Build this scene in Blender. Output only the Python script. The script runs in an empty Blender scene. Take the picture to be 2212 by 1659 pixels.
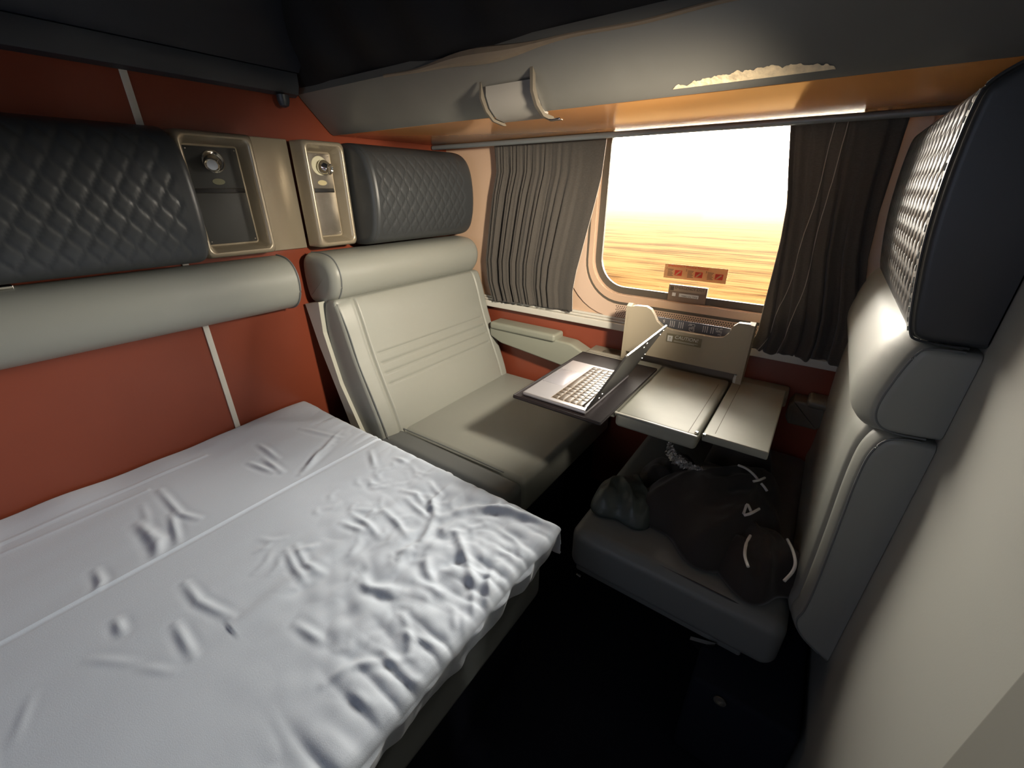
import bpy, bmesh, math, random
import numpy as np
from mathutils import Vector, Matrix, noise as mn
random.seed(7); rng = np.random.default_rng(7)
SC = bpy.context.scene; COL = SC.collection
ZO = 1.2            # eye height above the floor; the numbers below count heights from the eye
pi = math.pi

# ------------------------------------------------------------------ camera
cam = bpy.data.cameras.new('camera'); camo = bpy.data.objects.new('camera', cam); COL.objects.link(camo)
cam.sensor_width = 36; cam.lens = 900 / 2212 * 36; cam.clip_start = .02; cam.clip_end = 2000
pitch = math.atan(421 / 900); yaw = math.atan(715 / 993.6)
camo.location = (0, 0, ZO); camo.rotation_euler = (pi / 2 - pitch, 0, yaw)
SC.camera = camo

# ------------------------------------------------------------------ view, world, sun, daylight
SC.view_settings.view_transform = 'Standard'; SC.view_settings.look = 'None'
SC.view_settings.exposure = 1.0; SC.view_settings.gamma = 1; SC.view_settings.use_curve_mapping = False
W = bpy.data.worlds.new('sky'); SC.world = W; W.use_nodes = True
nt = W.node_tree; nt.nodes.clear()
wo = nt.nodes.new('ShaderNodeOutputWorld'); bg = nt.nodes.new('ShaderNodeBackground')
tc = nt.nodes.new('ShaderNodeTexCoord'); sx = nt.nodes.new('ShaderNodeSeparateXYZ')
mr = nt.nodes.new('ShaderNodeMapRange'); mr.inputs['From Min'].default_value = -.5; mr.inputs['From Max'].default_value = .25
mxw = nt.nodes.new('ShaderNodeMix'); mxw.data_type = 'RGBA'
nt.links.new(tc.outputs['Generated'], sx.inputs[0]); nt.links.new(sx.outputs['Y'], mr.inputs['Value']); nt.links.new(mr.outputs[0], mxw.inputs['Factor'])
SKY = 24
mxw.inputs['A'].default_value = (.4 / SKY, .5 / SKY, .7 / SKY, 1)      # shaded side of the sky, behind the train
mxw.inputs['B'].default_value = (1, .94, .86, 1)                          # glaring haze on the sun's side
nt.links.new(mxw.outputs['Result'], bg.inputs[0]); nt.links.new(bg.outputs[0], wo.inputs[0])
bg.inputs[1].default_value = SKY

def light(name, kind, energy, color, loc=(0, 0, 0), direction=(0, 0, -1), **kw):
    l = bpy.data.lights.new(name, kind); l.energy = energy; l.color = color
    for k, v in kw.items(): setattr(l, k, v)
    o = bpy.data.objects.new(name, l); COL.objects.link(o)
    o.location = (loc[0], loc[1], loc[2] + ZO)
    o.rotation_euler = Vector(direction).to_track_quat('-Z', 'Y').to_euler()
    return o
# low sun raking along the side of the train, and the bright hazy sky around it
light('sun', 'SUN', 4, (1, .84, .58), direction=(-.93, -.30, -.22), angle=math.radians(1.5))
pt = light('window_portal', 'AREA', 1, (1, 1, 1), loc=(-.3325, 1.53, -.0465), direction=(0, -1, 0), shape='RECTANGLE', size=.70, size_y=.60)
pt.data.cycles.is_portal = True
# added warm fill without a fixture, brightening the window seat and table
sp = light('added_fill_spot', 'SPOT', 62, (1, .88, .70), loc=(.12, .62, .13), direction=(-1.12, .56, -.46), spot_size=math.radians(68), spot_blend=.9, shadow_soft_size=.05)
# daylight from the window across the compartment, behind the camera
light('rear_window_daylight', 'AREA', .75, (.80, .89, 1), loc=(-.55, -1.36, -.02), direction=(-.06, 1, -.22), shape='RECTANGLE', size=.9, size_y=.48)

# ------------------------------------------------------------------ materials
MATS = {}
def mat(name, col, rough=.5, spec=.5, bump=0, scale=200, metal=0, var=0, vscale=6, sheen=0, coat=0, stretch=None, trans=0, dist=.001):
    if name in MATS: return MATS[name]
    m = bpy.data.materials.new(name); m.use_nodes = True; n = m.node_tree.nodes; L = m.node_tree.links
    b = n['Principled BSDF']; b.inputs['Base Color'].default_value = (*col, 1)
    b.inputs['Roughness'].default_value = rough; b.inputs['Specular IOR Level'].default_value = spec
    b.inputs['Metallic'].default_value = metal; b.inputs['Sheen Weight'].default_value = sheen
    b.inputs['Coat Weight'].default_value = coat
    t = n.new('ShaderNodeTexCoord'); src = t.outputs['Object']
    if stretch:
        mp = n.new('ShaderNodeMapping'); mp.inputs['Scale'].default_value = stretch
        L.new(src, mp.inputs[0]); src = mp.outputs[0]
    if var:
        v = n.new('ShaderNodeTexNoise'); v.inputs['Scale'].default_value = vscale; v.inputs['Detail'].default_value = 4
        r = n.new('ShaderNodeValToRGB'); L.new(src, v.inputs[0]); L.new(v.outputs[0], r.inputs[0])
        r.color_ramp.elements[0].position = .3; r.color_ramp.elements[1].position = .7
        r.color_ramp.elements[0].color = (*[max(0, c * (1 - var)) for c in col], 1)
        r.color_ramp.elements[1].color = (*[min(1, c * (1 + var)) for c in col], 1)
        L.new(r.outputs[0], b.inputs['Base Color'])
    if bump:
        v = n.new('ShaderNodeTexNoise'); v.inputs['Scale'].default_value = scale; v.inputs['Detail'].default_value = 3
        L.new(src, v.inputs[0]); bp = n.new('ShaderNodeBump'); bp.inputs['Strength'].default_value = bump
        bp.inputs['Distance'].default_value = dist
        L.new(v.outputs[0], bp.inputs['Height']); L.new(bp.outputs[0], b.inputs['Normal'])
    if trans:
        tr = n.new('ShaderNodeBsdfTranslucent'); tr.inputs[0].default_value = (*col, 1)
        mx = n.new('ShaderNodeMixShader'); mx.inputs[0].default_value = trans
        L.new(b.outputs[0], mx.inputs[1]); L.new(tr.outputs[0], mx.inputs[2]); L.new(mx.outputs[0], n['Material Output'].inputs[0])
    MATS[name] = m; return m
ORANGE = mat('orange_laminate', (.23, .052, .026), .36, .5, .03, 60, var=.08, vscale=3)
PEACH = mat('peach_plastic', (.62, .43, .30), .33, .5, .04, 300)
UNDER = mat('peach_underside', (.78, .36, .12), .17, .8, .02, 12, dist=.003)
TRIM = mat('pale_trim', (.62, .60, .54), .4)
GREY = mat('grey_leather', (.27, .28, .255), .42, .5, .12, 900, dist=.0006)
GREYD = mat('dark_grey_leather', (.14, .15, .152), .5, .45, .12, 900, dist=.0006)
NAVY = mat('navy_leather', (.040, .044, .048), .40, .5, .12, 900, dist=.0006)
NAVYF = mat('navy_carpet', (.010, .012, .020), .9, .1, .5, 500)
CREAM = mat('cream_shell_plastic', (.52, .52, .45), .45)
BEIGE = mat('metallic_beige_plastic', (.36, .31, .23), .30, .6, .1, 1500, metal=.35, dist=.0004)
PLATE = mat('brushed_plate', (.30, .28, .25), .34, .5, .06, 120, metal=.8, var=.12, vscale=30)
PLATED = mat('dark_plate', (.05, .052, .052), .35, .5)
CHROME = mat('chrome', (.72, .70, .66), .12, .5, metal=1)
GLOWP = mat('pale_ring', (.75, .72, .55), .3)
BLACK = mat('black_plastic', (.008, .008, .009), .5)
BUNK = mat('bunk_grey_paint', (.15, .145, .13), .34, .6, .06, 25, var=.1, vscale=4, dist=.002)
BUNKD = mat('bunk_navy', (.012, .015, .024), .45, .4, .1, 400)
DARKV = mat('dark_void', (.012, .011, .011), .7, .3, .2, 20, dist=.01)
CURT = mat('curtain_weave', (.11, .099, .088), .9, .2, .6, 1400, sheen=.3, stretch=(.25, 1, 1), trans=.30, var=.15, vscale=500)
RAIL = mat('grey_rail', (.22, .24, .25), .4, .5, metal=.3)
TABLE = mat('table_laminate', (.27, .27, .23), .56, .5, .03, 100, var=.07, vscale=9)
TABLEE = mat('table_edge', (.24, .23, .19), .5)
POCKET = mat('beige_panel', (.42, .36, .26), .5, .4)
GASKET = mat('dark_gasket', (.10, .085, .065), .6)
SILVER = mat('laptop_aluminium', (.50, .49, .52), .32, .5, metal=.75)
LIDM = mat('lid_grey', (.05, .048, .045), .42, .5, metal=.2)
KEY = mat('key_black', (.05, .035, .022), .34, .5)
SCREEN = mat('screen_black', (.01, .01, .012), .1)
SLEEVE = mat('dark_leather_sleeve', (.014, .010, .011), .55, .3, .2, 700)
JACKET = mat('black_jacket_fabric', (.030, .026, .025), .7, .2, .3, 300, sheen=.15)
BAGG = mat('grey_green_nylon', (.045, .058, .055), .45, .5, .3, 60, dist=.003)
CORD = mat('white_cord', (.62, .60, .58), .8, .2, .5, 900)
FOIL = mat('crinkled_clear_plastic', (.42, .41, .39), .14, .8, .8, 90, metal=.5, dist=.006)
RED = mat('red_print', (.75, .07, .03), .6)
DECAL = mat('decal_tan', (.70, .42, .20), .6, trans=.12)
INK = mat('dark_ink', (.12, .09, .06), .7)
WHITEI = mat('white_print', (.75, .74, .70), .6)
LEAF = mat('leaflet_grey', (.13, .13, .14), .5)
WALLG = mat('grey_wall_vinyl', (.34, .345, .32), .42, .5, .08, 500, dist=.0006)
WALLD = mat('grey_door_edge', (.16, .16, .145), .5)
CEIL = mat('ceiling_paint', (.12, .12, .12), .7)
PRIMER = mat('chipped_paint', (.80, .64, .42), .6, .5, .9, 60, var=.25, vscale=60, dist=.004)

def sheet_mat():
    m = mat('white_sheet_cotton', (.56, .63, .74), .75, .25, .25, 700, sheen=.25, dist=.0008)
    n = m.node_tree.nodes; L = m.node_tree.links
    w = n.new('ShaderNodeTexWave'); w.inputs['Scale'].default_value = 42; w.bands_direction = 'X'; w.inputs['Distortion'].default_value = 1
    t = n['Texture Coordinate']; L.new(t.outputs['Object'], w.inputs[0])
    b2 = n.new('ShaderNodeBump'); b2.inputs['Strength'].default_value = .12; b2.inputs['Distance'].default_value = .001
    L.new(w.outputs['Fac'], b2.inputs['Height'])
    old = [x for x in n if x.type == 'BUMP' and x is not b2][0]
    L.new(old.outputs[0], b2.inputs['Normal']); L.new(b2.outputs[0], n['Principled BSDF'].inputs['Normal'])
    return m
SHEET = sheet_mat()
def glass_mat():
    m = bpy.data.materials.new('window_glass'); m.use_nodes = True; n = m.node_tree.nodes; L = m.node_tree.links
    n.remove(n['Principled BSDF'])
    t = n.new('ShaderNodeBsdfTransparent'); t.inputs[0].default_value = (.96, .95, .92, 1)
    g = n.new('ShaderNodeBsdfGlossy'); g.inputs['Roughness'].default_value = .03
    mx = n.new('ShaderNodeMixShader'); fr = n.new('ShaderNodeFresnel'); fr.inputs[0].default_value = 1.4
    L.new(fr.outputs[0], mx.inputs[0]); L.new(t.outputs[0], mx.inputs[1]); L.new(g.outputs[0], mx.inputs[2])
    L.new(mx.outputs[0], n['Material Output'].inputs[0]); return m
GLASS = glass_mat()
def field_mat():
    m = bpy.data.materials.new('dry_grass_field'); m.use_nodes = True; n = m.node_tree.nodes; L = m.node_tree.links
    b = n['Principled BSDF']; b.inputs['Roughness'].default_value = .6; b.inputs['Specular IOR Level'].default_value = 0
    t = n.new('ShaderNodeTexCoord'); cols = []
    for sc, st in ((1.0, (.10, .9, 1)), (.22, (.12, 1.0, 1))):
        mp = n.new('ShaderNodeMapping'); mp.inputs['Scale'].default_value = st; L.new(t.outputs['Object'], mp.inputs[0])
        v = n.new('ShaderNodeTexNoise'); v.inputs['Scale'].default_value = sc * 3; v.inputs['Detail'].default_value = 6; v.inputs['Roughness'].default_value = .62
        L.new(mp.outputs[0], v.inputs[0]); cols.append(v.outputs[0])
    a = n.new('ShaderNodeMath'); a.operation = 'ADD'; L.new(cols[0], a.inputs[0]); L.new(cols[1], a.inputs[1])
    h = n.new('ShaderNodeMath'); h.operation = 'MULTIPLY'; h.inputs[1].default_value = .5; L.new(a.outputs[0], h.inputs[0])
    r = n.new('ShaderNodeValToRGB'); L.new(h.outputs[0], r.inputs[0])
    e = r.color_ramp.elements; e[0].position = .42; e[0].color = (.013, .0052, .0012, 1); e[1].position = .55; e[1].color = (.056, .031, .0105, 1)
    x = e.new(.47); x.color = (.037, .0185, .0055, 1)
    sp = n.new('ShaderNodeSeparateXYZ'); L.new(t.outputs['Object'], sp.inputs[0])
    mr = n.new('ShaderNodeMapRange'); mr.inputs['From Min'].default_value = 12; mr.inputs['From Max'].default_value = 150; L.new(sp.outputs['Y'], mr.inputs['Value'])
    mx = n.new('ShaderNodeMix'); mx.data_type = 'RGBA'; mx.inputs['B'].default_value = (.17, .145, .10, 1)  # distant haze and glare painted into the colour: field pales farther out
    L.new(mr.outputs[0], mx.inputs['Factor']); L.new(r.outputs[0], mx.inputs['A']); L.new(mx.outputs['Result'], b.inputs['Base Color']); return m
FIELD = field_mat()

# ------------------------------------------------------------------ builders
ORG = {}
def setp(o, label=None, cat=None, group=None, kind=None):
    for k, v in (('label', label), ('category', cat), ('group', group), ('kind', kind)):
        if v: o[k] = v
    return o
def thing(name, label, cat, loc, group=None):
    o = bpy.data.objects.new(name, None); COL.objects.link(o); o.empty_display_size = .05
    w = Vector((loc[0], loc[1], loc[2] + ZO)); o.location = w; ORG[o.name] = w
    return setp(o, label, cat, group)
class MB:
    def __init__(s): s.v = []; s.f = []
    def add(s, v, f):
        k = len(s.v); s.v += [tuple(map(float, p)) for p in v]; s.f += [tuple(i + k for i in q) for q in f]; return s
    def rb(s, x0, x1, y0, y1, z0, z1, r=.003, k=3, m=1, bulge=(0, 0, 0)):
        v, f = rbox(x0, x1, y0, y1, z0, z1, r, k, m, bulge); return s.add(v, f)
    def build(s, name, m, parent=None, smooth=True, label=None, kind=None, loc=None, cat=None, group=None, angle=40):
        v = np.array(s.v, float); v[:, 2] += ZO
        if parent is not None: o0 = ORG[parent.name]
        elif loc is not None: o0 = Vector((loc[0], loc[1], loc[2] + ZO))
        else: o0 = Vector(((v[:, 0].min() + v[:, 0].max()) / 2, (v[:, 1].min() + v[:, 1].max()) / 2, v[:, 2].min()))
        me = bpy.data.meshes.new(name); me.from_pydata([tuple(p) for p in (v - np.array(o0))], [], s.f); me.update()
        bm = bmesh.new(); bm.from_mesh(me); bmesh.ops.recalc_face_normals(bm, faces=bm.faces); bm.to_mesh(me); bm.free()
        me.materials.append(m)
        if smooth:
            me.polygons.foreach_set('use_smooth', [True] * len(me.polygons))
            me.set_sharp_from_angle(angle=math.radians(angle))
        o = bpy.data.objects.new(name, me); COL.objects.link(o)
        if parent is not None: o.parent = parent; ORG[o.name] = o0
        else: o.location = o0; ORG[o.name] = o0
        return setp(o, label, cat, group, kind)
def rbox(x0, x1, y0, y1, z0, z1, r=.003, k=3, m=1, bulge=(0, 0, 0)):
    h = [(x1 - x0) / 2, (y1 - y0) / 2, (z1 - z0) / 2]; c = [(x0 + x1) / 2, (y0 + y1) / 2, (z0 + z1) / 2]
    r = min(r, min(h) * .999)
    def nodes(a):
        e = [-a + r * (1 - math.tan(pi / 4 * (1 - t / k))) for t in range(k)] if k > 0 else []
        e += [(-a + r) + (2 * (a - r)) * i / m for i in range(m + 1)]
        e += [a - r * (1 - math.tan(pi / 4 * (1 - t / k))) for t in range(k - 1, -1, -1)]
        return e
    N = [nodes(a) for a in h]; idx = {}; V = []; F = []
    def put(p):
        key = tuple(round(q, 6) for q in p)
        if key in idx: return idx[key]
        q = [max(-h[i] + r, min(h[i] - r, p[i])) for i in range(3)]
        d = [p[i] - q[i] for i in range(3)]; l = math.sqrt(sum(t * t for t in d)) or 1
        o = [q[i] + d[i] / l * r for i in range(3)]
        w = [p[i] / h[i] for i in range(3)]
        for a in range(3):
            if bulge[a]:
                b, e = (a + 1) % 3, (a + 2) % 3
                o[a] += bulge[a] * w[a] * (1 - w[b] ** 4) * (1 - w[e] ** 4)
        V.append([o[i] + c[i] for i in range(3)]); idx[key] = len(V) - 1; return idx[key]
    for a in range(3):
        b, e = (a + 1) % 3, (a + 2) % 3
        for sgn in (-1, 1):
            G = []
            for u in N[b]:
                row = []
                for w_ in N[e]:
                    p = [0, 0, 0]; p[a] = sgn * h[a]; p[b] = u; p[e] = w_; row.append(put(p))
                G.append(row)
            for i in range(len(G) - 1):
                for j in range(len(G[0]) - 1):
                    q = (G[i][j], G[i + 1][j], G[i + 1][j + 1], G[i][j + 1]); F.append(q if sgn > 0 else q[::-1])
    return V, F
def chaikin(P, n=3):
    P = [np.array(p, float) for p in P]
    for _ in range(n):
        Q = []
        for i in range(len(P)):
            a, b = P[i], P[(i + 1) % len(P)]; Q += [a * .75 + b * .25, a * .25 + b * .75]
        P = Q
    return np.array(P)
def resample(P, n):
    Q = np.vstack([P, P[:1]]); d = np.r_[0, np.cumsum(np.linalg.norm(np.diff(Q, axis=0), axis=1))]
    t = np.linspace(0, d[-1], n + 1)[:-1]
    return np.c_[np.interp(t, d, Q[:, 0]), np.interp(t, d, Q[:, 1])], d[-1]
def loft(P, y0, y1, ny=20, endr=.01, N=80, disp=None, axis='y', smooth=3, kend=5, xmax=None):
    """extrude the closed outline P (two coordinates) along an axis, rounding both ends; disp(a, b, t, s) pushes outward"""
    P = chaikin(P, smooth) if smooth else np.array(P, float); P, Ln = resample(P, N)
    nx = np.roll(P, -1, 0) - np.roll(P, 1, 0); nn = np.c_[nx[:, 1], -nx[:, 0]]; nn /= np.linalg.norm(nn, axis=1)[:, None] + 1e-9
    A = np.sum(P[:, 0] * np.roll(P[:, 1], -1) - np.roll(P[:, 0], -1) * P[:, 1])
    if A < 0: nn = -nn
    st = []
    for k in range(kend):
        th = pi / 2 * k / kend; st.append((y0 + endr * (1 - math.sin(th)), endr * (1 - math.cos(pi / 2 - th)) if False else endr * (1 - math.sin(th))))
    st = [(y0 + endr * (1 - math.cos(pi / 2 * k / kend)), endr * (1 - math.sin(pi / 2 * k / kend))) for k in range(kend)]
    mid = [(y0 + endr + (y1 - y0 - 2 * endr) * i / ny, 0) for i in range(ny + 1)]
    st = st + mid + [(y0 + y1 - a, b) for a, b in st[::-1]]
    V = []; n = N
    for (y, ins) in st:
        d = np.full(n, -ins)
        if disp is not None: d = d + disp(P[:, 0], P[:, 1], y, nn)
        Q = P + nn * d[:, None]
        if xmax is not None: Q[:, 0] = np.minimum(Q[:, 0], xmax)
        V += [((q[0], y, q[1]) if axis == 'y' else (y, q[0], q[1])) for q in Q]
    F = []
    for i in range(len(st) - 1):
        for j in range(n):
            F.append((i * n + j, i * n + (j + 1) % n, (i + 1) * n + (j + 1) % n, (i + 1) * n + j))
    F.append(tuple(range(n))[::-1]); F.append(tuple(range((len(st) - 1) * n, len(st) * n)))
    return V, F
def tube(P, r=.002, k=8, rr=None):
    P = [Vector(p) for p in P]; V = []; F = []
    up = Vector((0, 0, 1))
    for i, p in enumerate(P):
        t = (P[min(i + 1, len(P) - 1)] - P[max(i - 1, 0)]).normalized()
        a = t.cross(up if abs(t.z) < .95 else Vector((1, 0, 0))).normalized(); b = t.cross(a)
        R = rr[i] if rr else r
        V += [p + (a * math.cos(2 * pi * j / k) + b * math.sin(2 * pi * j / k)) * R for j in range(k)]
    for i in range(len(P) - 1):
        for j in range(k): F.append((i * k + j, i * k + (j + 1) % k, (i + 1) * k + (j + 1) % k, (i + 1) * k + j))
    F.append(tuple(range(k))[::-1]); F.append(tuple(range((len(P) - 1) * k, len(P) * k)))
    return V, F
def spline(P, n=8):
    P = [Vector(p) for p in P]; out = []
    for i in range(len(P) - 1):
        a = P[max(i - 1, 0)]; b = P[i]; c = P[i + 1]; d = P[min(i + 2, len(P) - 1)]
        for k in range(n):
            t = k / n
            out.append(.5 * ((2 * b) + (c - a) * t + (2 * a - 5 * b + 4 * c - d) * t * t + (3 * b - a - 3 * c + d) * t ** 3))
    out.append(P[-1]); return out
def lathe(prof, center, axis, k=32):
    ax = Vector(axis).normalized(); a = ax.cross(Vector((0, 0, 1)) if abs(ax.z) < .9 else Vector((1, 0, 0))).normalized(); b = ax.cross(a)
    c = Vector(center); V = []; F = []
    for (r, h) in prof: V += [c + ax * h + (a * math.cos(2 * pi * j / k) + b * math.sin(2 * pi * j / k)) * r for j in range(k)]
    for i in range(len(prof) - 1):
        for j in range(k): F.append((i * k + j, i * k + (j + 1) % k, (i + 1) * k + (j + 1) % k, (i + 1) * k + j))
    F.append(tuple(range(k))[::-1]); F.append(tuple(range((len(prof) - 1) * k, len(prof) * k)))
    return V, F
def prism(P, a0, a1, axis='y'):
    n = len(P); m3 = {'y': lambda p, a: (p[0], a, p[1]), 'x': lambda p, a: (a, p[0], p[1]), 'z': lambda p, a: (p[0], p[1], a)}[axis]
    V = [m3(p, a0) for p in P] + [m3(p, a1) for p in P]
    F = [tuple(range(n))[::-1], tuple(range(n, 2 * n))] + [(i, (i + 1) % n, n + (i + 1) % n, n + i) for i in range(n)]
    return V, F
def rrect(cx, cz, w, h, r, k=10):
    P = []
    for (sx_, sz_, a0) in ((1, 1, 0), (-1, 1, pi / 2), (-1, -1, pi), (1, -1, 3 * pi / 2)):
        for i in range(k + 1):
            a = a0 + pi / 2 * i / k
            P.append((cx + sx_ * (w / 2 - r) + r * math.cos(a), cz + sz_ * (h / 2 - r) + r * math.sin(a)))
    return P
def ring(outer, inner, y0, y1):
    """flat frame between two rounded outlines, from front y0 to back y1"""
    n = len(outer); V = []
    for y in (y0, y1):
        V += [(p[0], y, p[1]) for p in outer] + [(p[0], y, p[1]) for p in inner]
    F = []
    for i in range(n):
        j = (i + 1) % n
        F += [(i, j, n + j, n + i), (2 * n + i, 3 * n + i, 3 * n + j, 2 * n + j), (n + i, n + j, 3 * n + j, 3 * n + i), (i, 2 * n + i, 2 * n + j, j)]
    return V, F
def text(name, s, size, m, parent, origin, xdir, ydir, label=None, ext=.0003, sp=1.0, wscale=1.0, shear=0):
    cu = bpy.data.curves.new(name, 'FONT'); cu.body = s; cu.size = size; cu.extrude = ext; cu.align_x = 'LEFT'; cu.align_y = 'BOTTOM'; cu.space_character = sp; cu.shear = shear
    t = bpy.data.objects.new(name, cu); COL.objects.link(t)
    dg = bpy.context.evaluated_depsgraph_get(); me = bpy.data.meshes.new_from_object(t.evaluated_get(dg))
    bpy.data.objects.remove(t)
    X = Vector(xdir).normalized(); Y = Vector(ydir).normalized(); Z = X.cross(Y); o0 = ORG[parent.name]
    O = Vector((origin[0], origin[1], origin[2] + ZO)) - o0
    for v in me.vertices: v.co = O + X * v.co.x * wscale + Y * v.co.y + Z * v.co.z
    me.materials.clear(); me.materials.append(m)
    o = bpy.data.objects.new(name, me); COL.objects.link(o); o.parent = parent; ORG[o.name] = o0
    if label: o['label'] = label
    return o
def stitch(P, parent, name='stitching', m=None, r=.0011, gap=.007):
    """a dashed row of thread along a polyline"""
    P = spline(P, 10); b = MB(); acc = 0; seg = [P[0]]; on = True
    for a, c in zip(P[:-1], P[1:]):
        seg.append(c); acc += (c - a).length
        if acc > gap:
            if on and len(seg) > 1: b.add(*tube(seg, r, 5))
            seg = [c]; acc = 0; on = not on
    if b.v: return b.build(name, m or CREAM, parent)

# ------------------------------------------------------------------ the setting
S = 'structure'
MB().rb(-1.55, .35, -1.5, 1.60, -1.26, -1.2, .001, 1).build('floor', NAVYF, kind=S)
MB().rb(-1.55, .35, -1.5, 1.60, .95, 1.0, .001, 1).build('ceiling', CEIL, kind=S)
wl = MB().rb(-1.46, -1.40, -1.45, 1.47, -1.2, .95, .001, 1).build('wall_left', ORANGE, kind=S)
wr = MB().rb(.202, .26, .37, 1.47, -1.2, .95, .004, 3).build('wall_right', WALLG, kind=S)
MB().rb(.190, .26, -1.45, .366, -1.2, .95, .006, 3).build('door_1', WALLD, kind=S)
# pale joint strips on the orange wall
MB().rb(-1.4005, -1.397, .418, .433, -1.19, .6, .0008, 2).build('trim_1', TRIM, kind=S)
# recessed filler column between the two reading lamps
MB().rb(-1.4005, -1.386, .646, .772, -.175, .135, .003, 2).build('trim_2', BEIGE, kind=S)
# rear wall with its window opening
bw = MB()
for a in ((-1.46, -1.02, -1.2, .95), (-.08, .26, -1.2, .95), (-1.02, -.08, -1.2, -.28), (-1.02, -.08, .24, .95)):
    bw.rb(a[0], a[1], -1.45, -1.40, a[2], a[3], .001, 1)
bw.build('wall_rear', ORANGE, kind=S)
# front (window) wall
gx, gz, gw, gh = -.3325, -.0465, .665, .563
outer = rrect(-.60, -.0, 1.72, .95, .001); hole = rrect(gx, gz, gw + .05, gh + .05, .125)
fw_ = MB(); fw_.add(*ring(outer, hole, 1.47, 1.56))
fw_.rb(-1.46, .26, 1.47, 1.56, .47, .95, .001, 1)
fw_.build('wall_front', PEACH, kind=S, angle=30)
MB().rb(-1.46, .26, 1.472, 1.56, -1.2, -.474, .001, 1).build('wall_front_lower', ORANGE, kind=S)
win = bpy.data.objects.new('window_1', None); COL.objects.link(win); win.location = (gx, 1.5, gz + ZO); ORG['window_1'] = Vector(win.location); win['kind'] = S
MB().add(*prism(rrect(gx, gz, gw + .02, gh + .02, .105), 1.508, 1.512)).build('pane', GLASS, win, smooth=False)
MB().add(*ring(rrect(gx, gz, gw + .056, gh + .056, .128), rrect(gx, gz, gw, gh, .10), 1.494, 1.506)).build('gasket', GASKET, win)
MB().add(*ring(rrect(gx, gz, gw + .085, gh + .10, .14), rrect(gx, gz, gw + .048, gh + .048, .124), 1.474, 1.4975)).build('inner_frame', PEACH, win)
MB().add(*ring(rrect(gx, gz, gw + .100, gh + .118, .15), rrect(gx, gz, gw + .084, gh + .099, .14), 1.468, 1.476)).build('seal', GASKET, win)
MB().add(*ring(rrect(gx, gz, gw + .26, gh + .218, .21), rrect(gx, gz, gw + .0995, gh + .1175, .15), 1.463, 1.472)).build('vent_panel', mat('vent_plastic', (.66, .48, .36), .4), win)
dots = MB()
for rrow in range(7):
    z = -.392 - rrow * .0068
    for i in range(78):
        x = -.575 + i * .0078 + (rrow % 2) * .0039
        if x < -.02:
            dots.add([(x + .0021 * math.cos(a * pi / 3), 1.4622, z + .0021 * math.sin(a * pi / 3)) for a in range(6)], [(0, 1, 2, 3, 4, 5)])
dots.build('vent_holes', BLACK, win, smooth=False)
# decals and the emergency pull on the glass
dec = MB().rb(-.433, -.233, 1.5065, 1.5078, -.279, -.232, .0003, 1).build('emergency_decal', DECAL, win, label='tan emergency removal sticker with red pictures')
text('decal_heading', 'EMERGENCY Window Removal', .0098, RED, dec, (-.422, 1.5060, -.2425), (1, 0, 0), (0, 0, 1))
for q, x in enumerate((-.424, -.358, -.295)):
    text('decal_number', str(q + 1), .009, INK, dec, (x - .004, 1.5060, -.2525), (1, 0, 0), (0, 0, 1))
    ln = MB()
    for k in range(6): ln.rb(x + .003, x + .022 - (k * 7 % 5) * .0012, 1.5055, 1.506, -.2495 - k * .0042, -.2480 - k * .0042, .0001, 1)
    ln.build('decal_small_print', INK, dec, smooth=False)
    px = MB().rb(x + .027, x + .051, 1.5055, 1.506, -.268, -.250, .0001, 1).build('decal_picture', RED, dec, smooth=False)
    MB().add(*prism([(x + .029, -.266), (x + .035, -.266), (x + .049, -.253), (x + .043, -.252)], 1.505, 1.5054)).build('decal_hand', DECAL, dec, smooth=False)
ex = MB().rb(-.404, -.279, 1.488, 1.500, -.352, -.296, .0015, 2).build('emergency_exit_pull', mat('pull_brown', (.24, .17, .12), .5), win, label='brown EMERGENCY EXIT pull plate at the foot of the glass')
MB().rb(-.400, -.283, 1.4865, 1.488, -.317, -.299, .0004, 1).build('exit_sign_plate', mat('sign_tan', (.40, .30, .21), .5), ex)
text('exit_lettering', 'EMERGENCY EXIT', .0125, INK, ex, (-.383, 1.4862, -.311), (1, 0, 0), (0, 0, 1), wscale=.95)
MB().rb(-.3985, -.386, 1.4858, 1.4865, -.315, -.301, .0003, 1).build('exit_symbol', INK, ex)
MB().rb(-.366, -.302, 1.4855, 1.488, -.334, -.3225, .0006, 1).build('pull_tab', WHITEI, ex)
text('pull_lettering', 'PULL TO OPEN', .0075, INK, ex, (-.306, 1.4852, -.3255), (-1, 0, 0), (0, 0, -1))
MB().rb(-.389, -.377, 1.4855, 1.488, -.334, -.322, .0008, 2).build('pull_hole', WHITEI, ex)
for (x, z) in ((.122, -.108), (.123, -.257)):
    MB().add(*lathe([(.0055, 0), (.0055, .0015), (.003, .0022)], (x, 1.470, z), (0, -1, 0), 14)).build('panel_screw', PLATE, bpy.data.objects['wall_front'])
# window ledge with its rails
led = MB(); led.rb(-1.40, .2, 1.440, 1.474, -.478, -.452, .003, 3)
led.build('trim_3', TRIM, kind=S)
for q, (y0, z0, z1) in enumerate(((1.452, -.451, -.443), (1.459, -.4425, -.434))):
    MB().rb(-1.40, .2, y0, 1.472, z0, z1, .002, 2).build('trim_%d' % (4 + q), TRIM, kind=S)
# the field outside
MB().add([(-600, 2.5, -3.4), (600, 2.5, -3.4), (600, 900, -3.4), (-600, 900, -3.4)], [(0, 1, 2, 3)]).build('ground', FIELD, kind=S, smooth=False, loc=(0, 0, -3.4))

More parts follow.
